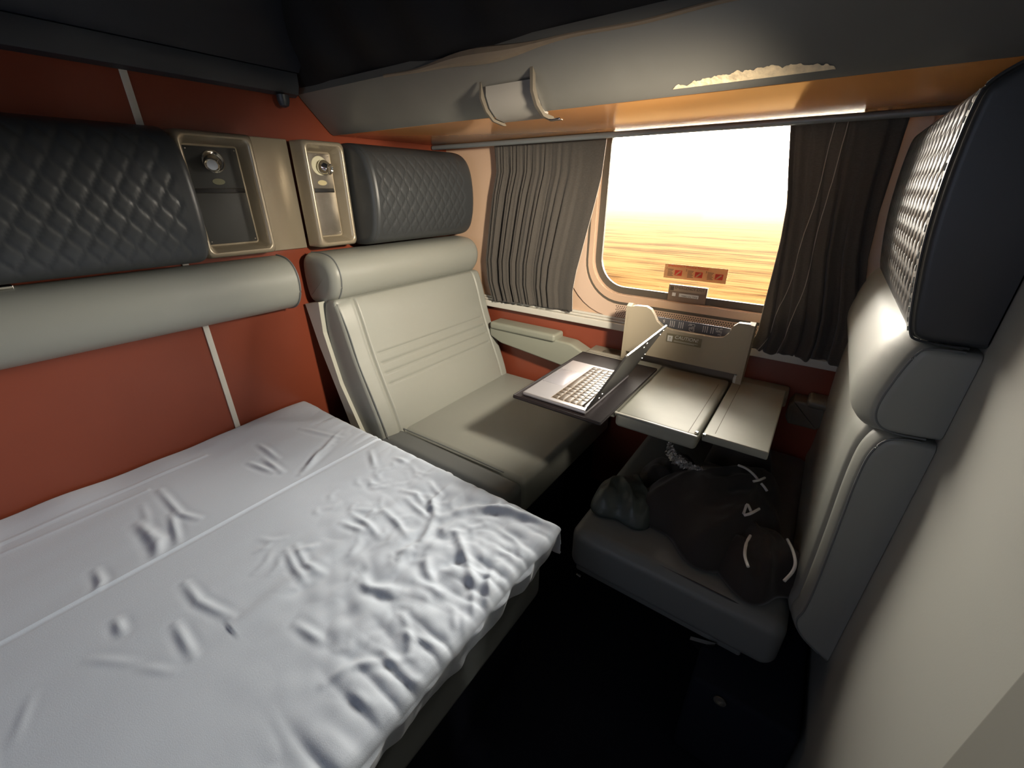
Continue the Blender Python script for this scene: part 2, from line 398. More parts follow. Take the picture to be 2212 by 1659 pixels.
# ------------------------------------------------------------------ bed
bed = thing('sofa_bed', 'dark sofa pulled out flat into a bed along the orange wall', 'bed', (-.88, -.2, -1.2))
MB().rb(-1.37, -.41, -1.30, .60, -1.198, -.925, .01, 3).build('base', NAVYF, bed)
MB().rb(-1.395, -.978, -1.32, .64, -.925, -.725, .035, 4, 6, (0, 0, .004)).build('back_cushion', GREYD, bed)
MB().rb(-.972, -.362, -1.32, .64, -.925, -.725, .035, 4, 6, (0, 0, .004)).build('seat_cushion', GREYD, bed)
WR = [[(-0.548,0.413),(-0.567,0.465),(-0.591,0.51)],[(-0.591,0.51),(-0.624,0.535),(-0.647,0.55)],[(-0.516,0.501),(-0.468,0.471),(-0.42,0.439),(-0.378,0.41)],[(-0.42,0.439),(-0.376,0.45),(-0.34,0.4)],[(-0.521,0.58),(-0.472,0.625),(-0.4,0.638),(-0.358,0.641)],[(-0.573,0.523),(-0.531,0.592),(-0.453,0.619),(-0.387,0.638)],[(-0.371,0.54),(-0.336,0.506)],[(-0.404,0.486),(-0.404,0.509),(-0.38,0.518),(-0.354,0.507)],[(-0.336,0.393),(-0.373,0.439),(-0.389,0.49)],[(-0.399,0.421),(-0.371,0.391),(-0.343,0.36)],[(-0.585,0.3),(-0.552,0.297),(-0.519,0.315),(-0.493,0.327)],[(-0.564,0.295),(-0.518,0.303),(-0.493,0.315)],[(-0.563,0.434),(-0.564,0.401),(-0.578,0.376)],[(-0.564,0.364),(-0.558,0.383),(-0.553,0.417)],[(-0.523,0.416),(-0.489,0.389),(-0.454,0.374)],[(-0.491,0.361),(-0.457,0.365),(-0.421,0.366)],[(-0.639,0.635),(-0.638,0.59),(-0.635,0.538)],[(-0.757,0.4),(-0.705,0.4),(-0.644,0.392)],[(-0.701,0.45),(-0.644,0.444),(-0.594,0.428)],[(-0.749,0.369),(-0.681,0.382)],[(-0.724,0.527),(-0.682,0.536),(-0.638,0.526)],[(-0.687,0.589),(-0.635,0.57),(-0.623,0.526)],[(-0.688,0.51),(-0.629,0.502),(-0.594,0.499)],[(-0.5,0.635),(-0.476,0.612)],[(-0.851,0.611),(-0.807,0.615)],[(-0.387,0.356),(-0.354,0.326)],[(-0.368,0.359),(-0.336,0.329)],[(-0.379,0.228),(-0.356,0.227),(-0.336,0.238)],[(-0.429,0.272),(-0.394,0.282),(-0.36,0.292)],[(-1.029,0.455),(-1.072,0.51)],[(-1.115,0.608),(-1.019,0.436)],[(-1.087,0.578),(-1.015,0.426)],[(-1.061,0.548),(-1.0,0.411)],[(-0.939,0.591),(-0.863,0.548)],[(-1.131,0.094),(-1.079,0.096),(-0.997,0.089)],[(-1.07,0.102),(-1.033,0.104),(-0.99,0.087)],[(-1.106,0.149),(-0.992,0.125)],[(-1.23,0.164),(-1.088,0.162),(-1.035,0.181)],[(-1.043,-0.002),(-0.997,-0.003),(-0.98,-0.011)],[(-1.231,0.542),(-1.156,0.561),(-1.078,0.584)],[(-1.243,0.417),(-1.126,0.413)],[(-1.158,0.39),(-1.051,0.387)],[(-1.167,0.356),(-1.071,0.373)],[(-0.773,0.251),(-0.711,0.237),(-0.664,0.23)],[(-0.769,0.269),(-0.706,0.254),(-0.654,0.263)],[(-0.749,0.268),(-0.736,0.293)],[(-0.856,0.092),(-0.787,0.091),(-0.703,0.112)],[(-0.867,-0.011),(-0.824,-0.012)],[(-0.769,0.048),(-0.678,0.044)],[(-0.436,0.559),(-0.398,0.56),(-0.363,0.546)],[(-0.527,0.476),(-0.524,0.495),(-0.503,0.51)],[(-0.596,0.173),(-0.525,0.183)],[(-0.418,0.162),(-0.38,0.167)],[(-0.442,0.233),(-0.382,0.23)],[(-0.465,0.145),(-0.454,0.187),(-0.377,0.256)],[(-0.456,0.295),(-0.404,0.27),(-0.389,0.252)]]
BIG = {0, 1, 2, 4, 5, 10, 12, 13, 14, 8, 34, 35}
def ridge(X, Y, P, amp, w):
    best = np.full(X.shape, 9.); par = np.zeros(X.shape); tot = len(P) - 1
    for i in range(tot):
        a = np.array(P[i]); d = np.array(P[i + 1]) - a; L2 = d @ d
        t = np.clip(((X - a[0]) * d[0] + (Y - a[1]) * d[1]) / L2, 0, 1)
        e = np.hypot(X - a[0] - t * d[0], Y - a[1] - t * d[1]); k = e < best
        best = np.where(k, e, best); par = np.where(k, (i + t) / tot, par)
    tap = np.sin(np.clip(par, .06, .94) * pi) ** .6
    return amp * tap * (np.exp(-(best / w) ** 2) - .22 * np.exp(-((best - 1.9 * w) / w) ** 2))
def fnoise(X, Y, sx_, sy_, seed):
    r = np.random.default_rng(seed); o = np.zeros(X.shape)
    for k in range(14):
        a = r.uniform(0, 2 * pi); f = r.uniform(.5, 1.6); p = r.uniform(0, 2 * pi)
        o += np.sin((X * sx_ * math.cos(a) + Y * sy_ * math.sin(a)) * f * 2 * pi + p + 1.3 * np.sin(Y * sy_ * 1.7 + X * sx_ + k))
    return o / 14 ** .5
def sheet_h(X, Y):
    h = np.zeros(X.shape)
    for i, P in enumerate(WR):
        h += ridge(X, Y, P, (.0040 if i in (34, 35) else .0066) if i in BIG else (.0030 if i < 56 else .0010), .0095 if i in BIG else (.0068 if i < 56 else .0065))
    h += .0022 * np.exp(-((X + .9785) / .0020) ** 2) - .0022 * np.exp(-((X + .970) / .006) ** 2)
    h += .0022 * np.exp(-((X + 1.30 + .03 * Y) / .006) ** 2) * (Y < .3) + .0018 * np.exp(-((X + 1.255) / .006) ** 2) * (Y < .15)
    h += .003 * np.exp(-((X + .69 + .05 * (Y - .3)) / .020) ** 2) * (Y > .1)
    area = np.exp(-(((X + .50) / .21) ** 2 + ((Y - .44) / .26) ** 2))
    n1 = fnoise(X, Y, 7, 9, 3)
    h += area * (.0035 * np.abs(n1) + .0022 * fnoise(X, Y, 18, 14, 5))
    edge = np.exp(-((X + .36) / .09) ** 2)
    h += edge * .004 * np.abs(fnoise(X, Y, 3, 16, 11))
    wall = np.exp(-((X + 1.37) / .06) ** 2)
    h += wall * (.004 * fnoise(X, Y, 2, 4, 8) + .006)
    h += .0006 * fnoise(X, Y, 12, 3, 21) + .0012 * fnoise(X, Y, 1.5, 1.5, 22)
    far = np.exp(-((Y - .64) / .05) ** 2)
    h += far * .0025 * np.abs(fnoise(X, Y, 14, 3, 31))
    return h
rw = np.random.default_rng(12)
for _ in range(70):
    x0, y0 = rw.uniform(-.86, -.38), rw.uniform(.18, .63); a0 = math.atan2(.52 - y0, -.56 - x0) + rw.normal(0, .8); l0 = rw.uniform(.02, .07)
    WR.append([(x0, y0), (x0 + l0 * .5 * math.cos(a0) + rw.normal(0, .004), y0 + l0 * .5 * math.sin(a0)), (x0 + l0 * math.cos(a0 + .3), y0 + l0 * math.sin(a0 + .3))])
for _ in range(10):
    x0, y0 = rw.uniform(-1.34, -.45), rw.uniform(-.3, .62); a0 = rw.uniform(-.5, .6); l0 = rw.uniform(.04, .10)
    WR.append([(x0, y0), (x0 + l0 * math.cos(a0), y0 + l0 * math.sin(a0))])
for y0 in np.linspace(.08, .60, 13):
    y0 += rw.normal(0, .012); l0 = rw.uniform(.03, .09); WR.append([(-.338, y0), (-.338 - l0, y0 + rw.normal(0, .02))])
X0, X1, Y0, Y1, R = -1.393, -.338, -1.30, .662, .022
ss = np.r_[np.unique(np.r_[np.linspace(0, X1 - X0, 330), np.linspace(.405, .430, 26)]), np.linspace(X1 - X0, X1 - X0 + .115, 36)[1:]]
tt = np.r_[np.linspace(0, 1.05, 60)[:-1], np.linspace(1.05, Y1 - Y0, 260), np.linspace(Y1 - Y0, Y1 - Y0 + .09, 24)[1:]]
def wrap(s, s1):
    """travel s along the top, round the edge, then hang down: returns inward position and drop"""
    e = s - (s1 - R); a = np.clip(e / R, 0, pi / 2)
    pos = np.where(e <= 0, s, s1 - R + R * np.sin(a)); drop = np.where(e <= 0, 0, R * (1 - np.cos(a)))
    drop = drop + np.clip(e - R * pi / 2, 0, None); return pos, drop
Sg, Tg = np.meshgrid(ss, tt, indexing='ij')
px_, dx_ = wrap(Sg, X1 - X0); py_, dy_ = wrap(Tg, Y1 - Y0)
Xg = X0 + px_; Yg = Y0 + py_
H = sheet_h(Xg, Yg)
hang = .050 + .008 * fnoise(Yg * 0 + .3, Yg, 1, 5, 41) + .004 * np.sin(Yg * 37)
dx_ = np.where(dx_ > R, R + (dx_ - R) * hang / .080, dx_)
hy = .05 + .01 * fnoise(Xg, Xg * 0, 6, 1, 43); dy_ = np.where(dy_ > R, R + (dy_ - R) * hy / .06, dy_)
drop = np.maximum(dx_, dy_); vert = np.clip(drop / R, 0, 1)
Zg = -.700 + H * (1 - .6 * vert) - drop
Xg = Xg + np.where(dx_ >= R * .9, .005 * np.abs(fnoise(Yg, Yg * .2, 7, 3, 51)) + .003 * fnoise(Yg, Zg, 13, 9, 52) - (dx_ - R * .9) * .25, 0) + (dx_ > 0) * .008 * np.exp(-((Yg - .6) / .06) ** 2)
Yg = Yg + np.where(dy_ >= R * .9, .006 * fnoise(Xg, Zg, 9, 4, 53), 0)
n0, n1 = Xg.shape; V = np.c_[Xg.ravel(), Yg.ravel(), Zg.ravel()]
F = [(i * n1 + j, (i + 1) * n1 + j, (i + 1) * n1 + j + 1, i * n1 + j + 1) for i in range(n0 - 1) for j in range(n1 - 1)]
sh = MB().add(V, F).build('bed_sheet', SHEET, label='wrinkled white fitted sheet spread over the pulled-out sofa bed', cat='bed sheet', angle=180)
so = sh.modifiers.new('thickness', 'SOLIDIFY'); so.thickness = .0015; so.offset = -1

# ------------------------------------------------------------------ padded backs
def quilt(u0, u1, z0, z1, dw=.043, dh=.058, depth=.0022, w=.0022, side=1):
    """diamond stitching in the area u0..u1 (along the seat) and z0..z1"""
    def f(a, z, y, nn):
        m = (np.clip((y - u0) / .01, 0, 1) * np.clip((u1 - y) / .01, 0, 1)) * np.clip((z - z0) / .02, 0, 1) * np.clip((z1 - z) / .02, 0, 1) * np.clip(nn[:, 0] * side * 3 - .3, 0, 1)
        p = (y / dw + z / dh); q = (y / dw - z / dh); k = 1 / math.hypot(1 / dw, 1 / dh)
        d1 = np.abs(p - np.round(p)) * k; d2 = np.abs(q - np.round(q)) * k; d = np.minimum(d1, d2)
        g = -depth * np.exp(-(d / w) ** 2) - depth * .5 * np.exp(-(d / (w * 2.6)) ** 2)
        b = -.004 * math.exp(-((y - u0 + .012) / .003) ** 2) * np.clip(nn[:, 0] * side * 3 - .3, 0, 1)
        return g * m + b
    return f
HEAD = [(-1.392, .132), (-1.31, .136), (-1.245, .118), (-1.212, .07), (-1.200, -.01), (-1.205, -.09), (-1.228, -.155), (-1.28, -.176), (-1.392, -.176)]
BOL = [(-1.392, -.188), (-1.30, -.182), (-1.235, -.192), (-1.205, -.235), (-1.212, -.29), (-1.25, -.335), (-1.32, -.352), (-1.392, -.35)]
BOLA = [(x - .055 if x > -1.39 else x, z) for x, z in BOL]
HEADA = [(x - .035 if x > -1.39 else x, z) for x, z in HEAD]
sb = thing('padded_wall_back', 'long padded back fixed to the orange wall above the bed', 'sofa back', (-1.35, -.3, -.35))
MB().add(*loft(HEADA, -1.2, .447, 620, .016, 110, quilt(-1.15, .415, -.16, .125))).build('headrest', NAVY, sb, label='dark navy diamond-quilted headrest cushion')
MB().add(*loft(BOLA, -1.2, .664, 40, .014, 70)).build('bolster', GREY, sb, label='long smooth grey bolster')
def outline_at(P, y, ins=.0, lo=None):
    Q = chaikin(P, 3); return [(p[0], y, p[1]) for p in Q if lo is None or p[0] > lo]
MB().add(*tube(outline_at(BOLA, .656, 0, -1.37), .0028, 6)).build('piping', GREYD, sb)
MB().rb(-1.393, -1.33, -1.2, .10, -.186, -.178, .002, 2).build('metal_strip', CHROME, sb)

def armchair_left():
    t = thing('armchair', 'grey leather seat against the orange wall beside the left curtain, facing the table', 'seat', (-1.0, 1.1, -1.2))
    bolD = MB().add(*loft(BOL, .735, 1.445, 30, .030, 70)).build('bolster', GREY, t)
    MB().add(*tube(outline_at(BOL, .762, 0, -1.36), .0024, 6)).build('piping', GREYD, t)
    MB().add(*loft(HEAD, .920, 1.415, 320, .020, 130, quilt(.945, 1.36, -.15, .105))).build('headrest', NAVY, t, label='dark navy diamond-quilted headrest')
    # reclined back: front line from (-1.215,-.31) to (-1.05,-.79)
    BACK = [(-1.300, -.335), (-1.235, -.318), (-1.206, -.335), (-1.160, -.52), (-1.050, -.785), (-1.075, -.83), (-1.16, -.83), (-1.24, -.72), (-1.305, -.50)]
    zs = (-.512, -.545, -.580, -.617)
    def dsp(x, z, y, nn):
        fr = np.clip(nn[:, 0] * 3 - .5, 0, 1)
        g = -.006 * (math.exp(-((y - .800) / .0035) ** 2) + math.exp(-((y - 1.395) / .0035) ** 2)) * fr
        m = min(1, max(0, (y - .812) / .012)) * min(1, max(0, (1.383 - y) / .012))
        for q in zs: g = g - .0035 * np.exp(-((z - q) / .0035) ** 2) * m * fr
        puff = .010 * max(0, 1 - ((y - 1.1) / .30) ** 4) * np.clip(1 - ((z + .56) / .25) ** 4, 0, 1) * fr
        side = -.012 * (1 - min(1, max(0, (y - .735) / .05))) * fr
        return g + puff + side
    MB().add(*loft(BACK, .735, 1.440, 240, .012, 330, dsp)).build('backrest', GREY, t)
    SHELL = [(-1.378, -.352), (-1.296, -.335), (-1.300, -.50), (-1.236, -.72), (-1.165, -.83), (-1.19, -.87), (-1.262, -.75), (-1.345, -.56)]
    MB().add(*prism([(-1.383, -.352), (-1.298, -.335), (-1.306, -.44), (-1.262, -.62), (-1.165, -.82), (-1.18, -.86), (-1.235, -.80), (-1.345, -.50)], .722, 1.44)).build('side_panel', CREAM, t, smooth=False, label='cream plastic shell edge of the backrest')
    fr_pts = [(-1.232, .743, -.325), (-1.190, .743, -.42), (-1.160, .743, -.53), (-1.11, .743, -.65), (-1.057, .743, -.785)]
    MB().add(*tube(spline(fr_pts), .002, 6)).build('seam_piping', GREYD, t)
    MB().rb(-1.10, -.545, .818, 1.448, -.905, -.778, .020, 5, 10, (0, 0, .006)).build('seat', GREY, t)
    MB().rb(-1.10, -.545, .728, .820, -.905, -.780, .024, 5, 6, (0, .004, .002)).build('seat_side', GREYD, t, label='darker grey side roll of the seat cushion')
    MB().add(*tube([(-1.06, .812, -.7735), (-.90, .814, -.7715), (-.75, .816, -.7718), (-.62, .818, -.774)], .0022, 6)).build('seam', GREYD, t)
    MB().rb(-1.30, -.60, .75, 1.44, -1.198, -.906, .01, 3).build('base', NAVYF, t)
    return t
armchair_left()

def armchair_right():
    t = thing('armchair', 'grey leather seat at the right with a black jacket lying on it', 'seat', (-.05, 1.1, -1.2))
    HR = [(.212, .150), (.212, .150), (.212, .150), (.140, .135), (.104, .112), (.097, .095), (.096, .02), (.101, -.06), (.112, -.13), (.122, -.178), (.132, -.190), (.212, -.189), (.212, -.189), (.212, -.189)]
    MB().add(*loft(HR, .765, 1.405, 420, .012, 150, quilt(.785, 1.39, -.165, .115, dw=.036, depth=.0035, side=-1), smooth=2, xmax=.2014)).build('headrest', NAVY, t, label='quilted headrest facing the window')
    BR = [(.212, -.195), (.212, -.195), (.212, -.195), (.150, -.195), (.138, -.205), (.124, -.27), (.122, -.305), (.132, -.325), (.155, -.332), (.212, -.325), (.212, -.325), (.212, -.325)]
    pf = lambda x, z, y, nn: np.clip(-nn[:, 0] * 2, 0, 1) * .030 * (1 - max(0, 1 - (y - .76) / .09) ** 2)
    MB().add(*loft(BR, .762, 1.43, 40, .010, 90, pf, smooth=2, xmax=.2014)).build('bolster', GREY, t)
    def dsp(x, z, y, nn):
        fr = np.clip(-nn[:, 0] * 3 - .4, 0, 1)
        return fr * (.022 * (1 - max(0, 1 - (y - .76) / .10) ** 2) - .005 * math.exp(-((y - .80) / .004) ** 2))
    KR = [(.212, -.335), (.212, -.335), (.212, -.335), (.162, -.334), (.140, -.350), (.132, -.40), (.139, -.58), (.142, -.73), (.132, -.765), (.150, -.800), (.212, -.835), (.212, -.835), (.212, -.835)]
    MB().add(*loft(KR, .762, 1.44, 90, .010, 150, dsp, smooth=2, xmax=.2014)).build('backrest', GREY, t)
    for P, nm in ((HR, 'headrest_piping'), (BR, 'bolster_piping'), (KR, 'backrest_piping')):
        Q = [q for q in outline_at(P, .765, 0) if q[0] < .19]
        Q = sorted(Q, key=lambda q: -q[2]) if False else Q
        # keep the front run in order
        k = max(range(len(Q)), key=lambda i: math.dist(Q[i], Q[i - 1])); Q = Q[k:] + Q[:k]
        MB().add(*tube(Q, .0017, 6)).build(nm, NAVY if nm[0] == 'h' else GREYD, t)
        stitch([(q[0] - .0015, .778, q[2]) for q in Q[::3]], t, 'stitching', CREAM, .0009, .006)
    MB().rb(-.348, .128, .735, 1.448, -.905, -.775, .030, 5, 10, (0, .004, .006)).build('seat', GREYD, t)
    MB().add(*tube(spline([(-.325, .772, -.785), (-.2, .758, -.779), (0, .752, -.778), (.07, .755, -.782)]), .0022, 6)).build('seam', BLACK, t)
    MB().rb(-.335, .07, .76, 1.44, -.935, -.906, .006, 3).build('seat_pan', GREYD, t)
    MB().rb(-.005, .192, .66, 1.44, -1.198, -.936, .012, 3).build('base', NAVYF, t, label='navy carpeted base')
    MB().add(*prism([(-.03, -.94), (.02, -.92), (.02, -.95), (0, -.965)], .742, .752)).build('bracket', CHROME, t, smooth=False)
    MB().add(*lathe([(.012, 0), (.012, .003), (.007, .004), (.006, .001)], (.055, .657, -.955), (0, -1, 0), 20)).build('bolt', PLATE, t)
    MB().rb(-.326, -.312, .745, .752, -.955, -.935, .002, 2).build('latch', CHROME, t)
    return t
armchair_right()

# ------------------------------------------------------------------ reading lamp panels
def lamp_panel(y0, y1, xf, label, dark, facing):
    t = thing('reading_lamp_panel', label, 'reading light', (-1.37, (y0 + y1) / 2, -.17), 'reading light panels by the headrests')
    yc = (y0 + y1) / 2; w = y1 - y0; z0, z1 = -.170, .132; zc = (z0 + z1) / 2; h = z1 - z0
    def rr(cy, cz, ww, hh, r): return [(p[0], p[1]) for p in rrect(cy, cz, ww, hh, r, 6)]
    steps = [(xf - .068, w, h, .004), (xf - .012, w, h, .012), (xf - .003, w - .008, h - .008, .014), (xf, w - .018, h - .018, .016), (xf - .001, w - .026, h - .026, .015),
             (xf - .010, w - .036, h - .034, .013), (xf - .045, w - .056, h - .054, .008)]
    V = []; n = 28
    for (x, ww, hh, r) in steps: V += [(x, a, b) for a, b in rr(yc, zc, ww, hh, r)]
    F = [(i * n + j, i * n + (j + 1) % n, (i + 1) * n + (j + 1) % n, (i + 1) * n + j) for i in range(len(steps) - 1) for j in range(n)]
    F.append(tuple(range((len(steps) - 1) * n, len(steps) * n)))
    MB().add(V, F).build('housing', BEIGE, t, angle=50)
    xb = xf - .044; pw = (w - .062) / 2; yp = yc - .002
    zt, zm, zb = zc + h / 2 - .032, .002, z0 + .032
    MB().rb(xb, xb + .003, yp - pw, yp + pw, zm, zt, .001, 2).build('switch_plate', PLATED if dark else PLATE, t)
    MB().rb(xb, xb + .0035, yp - pw, yp + pw, zb, zm - .012, .001, 2).build('lower_plate', PLATED if dark else PLATE, t)
    MB().rb(xb, xb + .002, yp - pw, yp + pw, zm - .0115, zm - .0005, .0005, 1).build('slot', BLACK, t)
    lz = .066; pw2 = min(pw - .002, .027)
    base = MB().add(*lathe([(pw2, 0), (pw2, .002), (pw2 - .003, .004), (pw2 - .006, .003), (pw2 - .009, .0015)], (xb + .003, yp, lz), (1, 0, 0), 40)).build('lamp_ring', GLOWP if not dark else CHROME, t)
    ax = Vector((1, facing * .55, -.35)).normalized()
    MB().add(*lathe([(.013, 0), (.0185, .004), (.021, .012), (.0205, .020), (.0165, .029), (.0155, .034), (.0165, .036), (.0150, .037), (.012, .033)], (xb + .003, yp, lz), ax, 36)).build('lamp_head', CHROME, t)
    oc = MB(); oc.add(*prism([(yp + .0155 * math.cos(a * pi / 14), .018 + .0075 * math.sin(a * pi / 14)) for a in range(28)], xb + .003, xb + .0042, 'x'))
    badge = oc.build('switch_badge', mat('badge_olive', (.22, .22, .13), .5) if dark else mat('badge_gold', (.55, .48, .28), .4), t)
    sc_ = [(yp + a * (pw - .005), b) for a in (-1, 1) for b in (zt - .006, zb + .007)]
    for (a, b) in sc_: MB().add(*lathe([(.0018, 0), (.0018, .0012), (.0008, .0016)], (xb + .003, a, b), (1, 0, 0), 10)).build('screw', CHROME if not dark else PLATE, t)
    return t
lamp_panel(.458, .645, -1.325, 'reading light panel with dark inner plates at the end of the bed headrest', True, -1)
lamp_panel(.774, .864, -1.315, 'reading light panel with shiny silver inner plates next to the grey seat headrest', False, 1) if False else lamp_panel(.772, .912, -1.305, 'reading light panel with shiny silver inner plates next to the grey seat headrest', False, 1)

# ------------------------------------------------------------------ upper bunks
ub = thing('upper_bunk', 'dark navy upper bunk folded up against the orange wall over the bed', 'upper bunk', (-1.3, -.2, .245))
MB().add(*prism([(-1.398, .250), (-1.384, .244), (-1.366, .250), (-1.356, .270), (-1.355, .300), (-1.398, .300)], -1.35, .825)).build('lip', mat('lip_slate', (.030, .036, .045), .4), ub)
MB().add(*prism([(-1.398, .302), (-1.352, .302), (-1.335, .318), (-1.05, .93), (-1.398, .93)], -1.35, .830)).build('bunk_shell', BUNKD, ub)
MB().add(*lathe([(.004, .03), (.012, .026), (.016, .015), (.017, 0)], (-1.365, .775, .243), (0, 0, -1), 24)).build('latch_knob', mat('lip_slate', (0, 0, 0)), ub)

ub2 = thing('upper_bunk', 'grey painted upper bunk lowered over the window, underside seen from below', 'upper bunk', (-.6, .9, .16))
MB().add(*prism([(1.462, .176), (.955, .176), (.958, .161), (.940, .158), (.930, .163), (.915, .178), (.850, .245), (.842, .256), (.850, .275), (1.462, .275)], -1.395, .198, 'x')).build('bunk_frame', BUNK, ub2, angle=25)
MB().rb(-1.395, .198, .957, 1.4685, .1600, .1755, .001, 2).build('underside_panel', UNDER, ub2, label='glossy peach underside panel')
V = []; nx_, nz_ = 120, 26
for j in range(nz_ + 1):
    for i in range(nx_ + 1):
        x = -1.39 + 1.585 * i / nx_; z = .262 + .36 * j / nz_
        V.append((x, .858 - .10 * math.sin(j / nz_ * pi) * .6 - .05 * j / nz_ + .022 * mn.noise(Vector((x * 5, z * 9, 2))) + .010 * math.sin(x * 30 + z * 12) * min(1, j / 5), z))
k = len(V); F = [(j * (nx_ + 1) + i, j * (nx_ + 1) + i + 1, (j + 1) * (nx_ + 1) + i + 1, (j + 1) * (nx_ + 1) + i) for j in range(nz_) for i in range(nx_)]
V += [(-1.39, 1.45, .28), (.195, 1.45, .28), (.195, 1.45, .622), (-1.39, 1.45, .622)]
T0 = nz_ * (nx_ + 1); F += [(k, k + 1, k + 2, k + 3), (k + 3, k + 2) + tuple(range(T0 + nx_, T0 - 1, -1)), (k, k + 3) + tuple(j * (nx_ + 1) for j in range(nz_, -1, -1)), (k + 1, k + 2) + tuple(j * (nx_ + 1) + nx_ for j in range(nz_, -1, -1))]
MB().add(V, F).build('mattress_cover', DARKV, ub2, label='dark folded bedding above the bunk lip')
# rolled edge along the ridge, with worn paint
rg = [(x, .843 + .002 * math.sin(x * 9), .254 + .002 * math.sin(x * 23)) for x in np.linspace(-1.00, .185, 60)]
MB().add(*tube(rg, .005, 8, rr=[.0035 + .009 * math.exp(-((p[0] + .68) / .12) ** 2) + .003 * max(0, math.sin((p[0] + .9) * 9)) for p in rg])).build('rolled_edge', mat('ridge_tan', (.22, .17, .12), .6, .4, .5, 40, dist=.004), ub2)
ch = MB()
xs = np.linspace(-.300, -.055, 90); V = []
for x in xs:
    u = (x + .30) / .245; wv = .020 * math.sin(pi * min(1, max(0, u))) ** .5 * (.7 + .5 * mn.noise(Vector((x * 60, 1, 0)))) * (.7 + .5 * u) + .0005
    yb = .936
    for q in range(4):
        zz = .1665 + wv * .85 * q / 3 + (.0030 * mn.noise(Vector((x * 170, q, 3))) + .002 * mn.noise(Vector((x * 60, q, 9)))) * (q > 1); yy = float(np.interp(zz, [.158, .163, .178, .245], [.940, .930, .915, .850])) - .0015 + .001 * mn.noise(Vector((x * 90, q * 3, 7)))
        V.append((x, yy, zz))
F = [(i * 4 + j, (i + 1) * 4 + j, (i + 1) * 4 + j + 1, i * 4 + j + 1) for i in range(len(xs) - 1) for j in range(3)]
ch.add(V, F).build('chipped_edge', PRIMER, ub2, label='strip of chipped paint on the bunk lip')
# latch on the lip
def outset(P, d): return [(p[0] - d, p[1] - d * .4) for p in P]
LP = [(.880, .208), (.880, .190), (.893, .168), (.918, .150), (.950, .146), (.956, .158), (.925, .166), (.905, .186), (.893, .210)]
MB().add(*prism(LP, -.706, -.586, 'x')).build('latch_plate', mat('latch_grey', (.30, .28, .25), .4), ub2, angle=50)
BP = [(.868, .236), (.870, .186), (.887, .162), (.915, .145), (.956, .140), (.966, .141), (.958, .149), (.92, .152), (.895, .170), (.880, .195), (.878, .236)]
MB().add(*prism(BP, -.580, -.573, 'x')).build('latch_bracket', GASKET, ub2, angle=50)
MB().add(*prism([(a_, b_) for a_, b_ in BP if b_ < .22] + [(.872, .216)], -.717, -.712, 'x')).build('latch_bracket', GASKET, ub2, angle=50)
MB().rb(-.568, -.540, .930, .944, .138, .142, .001, 1).build('latch_pin', CHROME, ub2)

# ------------------------------------------------------------------ curtains
HEM = mat('pale_hem', (.50, .44, .38), .8)
rail = MB().add(*tube([(-1.39, 1.384, .151), (.195, 1.384, .151)], .0085, 10)).build('curtain_rail', RAIL, label='grey rail running above both curtains across the window', cat='curtain rail')
def curtain(name, label, xl, xr, zb, zt, np_, amp, yb, skew=0., thick=.0014, nu=300, nv=90, seed=1, warpu=None, lines=()):
    r = random.Random(seed); V = []
    ph = [r.uniform(-.35, .35) for _ in range(60)]
    for j in range(nv + 1):
        v = j / nv
        for i in range(nu + 1):
            u = i / nu; zbot = zb(u) + .0022 * math.sin(u * np_ * 2 * pi * 1.0 + 1) + .0015 * math.sin(u * 91)
            z = zt + (zbot - zt) * v
            x = xl(z) + (xr(z) - xl(z)) * u
            k = (warpu(u) if warpu else u) * np_ + skew * v * v; a = amp(u, v)
            w = math.sin(2 * pi * k + 1.5 * math.sin(2 * pi * k * .37 + seed) + ph[int(k) % 60] * v)
            y = yb + a * (w - .25 * math.cos(4 * pi * k)) + .003 * math.sin(5 * u + 4 * v)
            x += a * .5 * math.cos(2 * pi * k)
            V.append((x, y, z))
    n = nu + 1
    F = [(j * n + i, j * n + i + 1, (j + 1) * n + i + 1, (j + 1) * n + i) for j in range(nv) for i in range(nu)]
    o = MB().add(V, F).build(name, CURT, None, label=label, cat='curtain', angle=180, group=None)
    s = o.modifiers.new('thickness', 'SOLIDIFY'); s.thickness = thick; s.offset = 0
    for (ua, ub, nm) in lines:      # pale stitched edges running down the cloth
        P = []
        for j in range(0, nv + 1, 3):
            u = ua + (ub - ua) * j / nv; i = min(nu, max(0, round(u * nu))); p = V[j * n + i]; P.append((p[0], p[1] - .002, p[2]))
        MB().add(*tube(P, .0011, 6)).build(nm, HEM, o)
    return o
def lerp(P):
    return lambda z: float(np.interp(z, [p[0] for p in P], [p[1] for p in P]))
curtain('curtain', 'dark grey pleated curtain gathered at the left of the window above the grey seat', lerp([(-.45, -1.130), (-.36, -1.160), (-.27, -1.168), (-.02, -1.132), (.06, -1.112), (.16, -1.118)]),
        lerp([(-.45, -.740), (-.355, -.746), (-.281, -.736), (-.143, -.704), (-.043, -.680), (.041, -.662), (.152, -.654)]),
        lambda u: -.440 + .006 * u, .158, 15, lambda u, v: (.0016 + .0085 * min(1, v * 2.2)) * (1.2 - 1.0 * u ** .8) + .003 * u * v, 1.434, seed=2, warpu=lambda u: 1 - (1 - u) ** 1.7, lines=((1, 1, 'hem_edge'),))
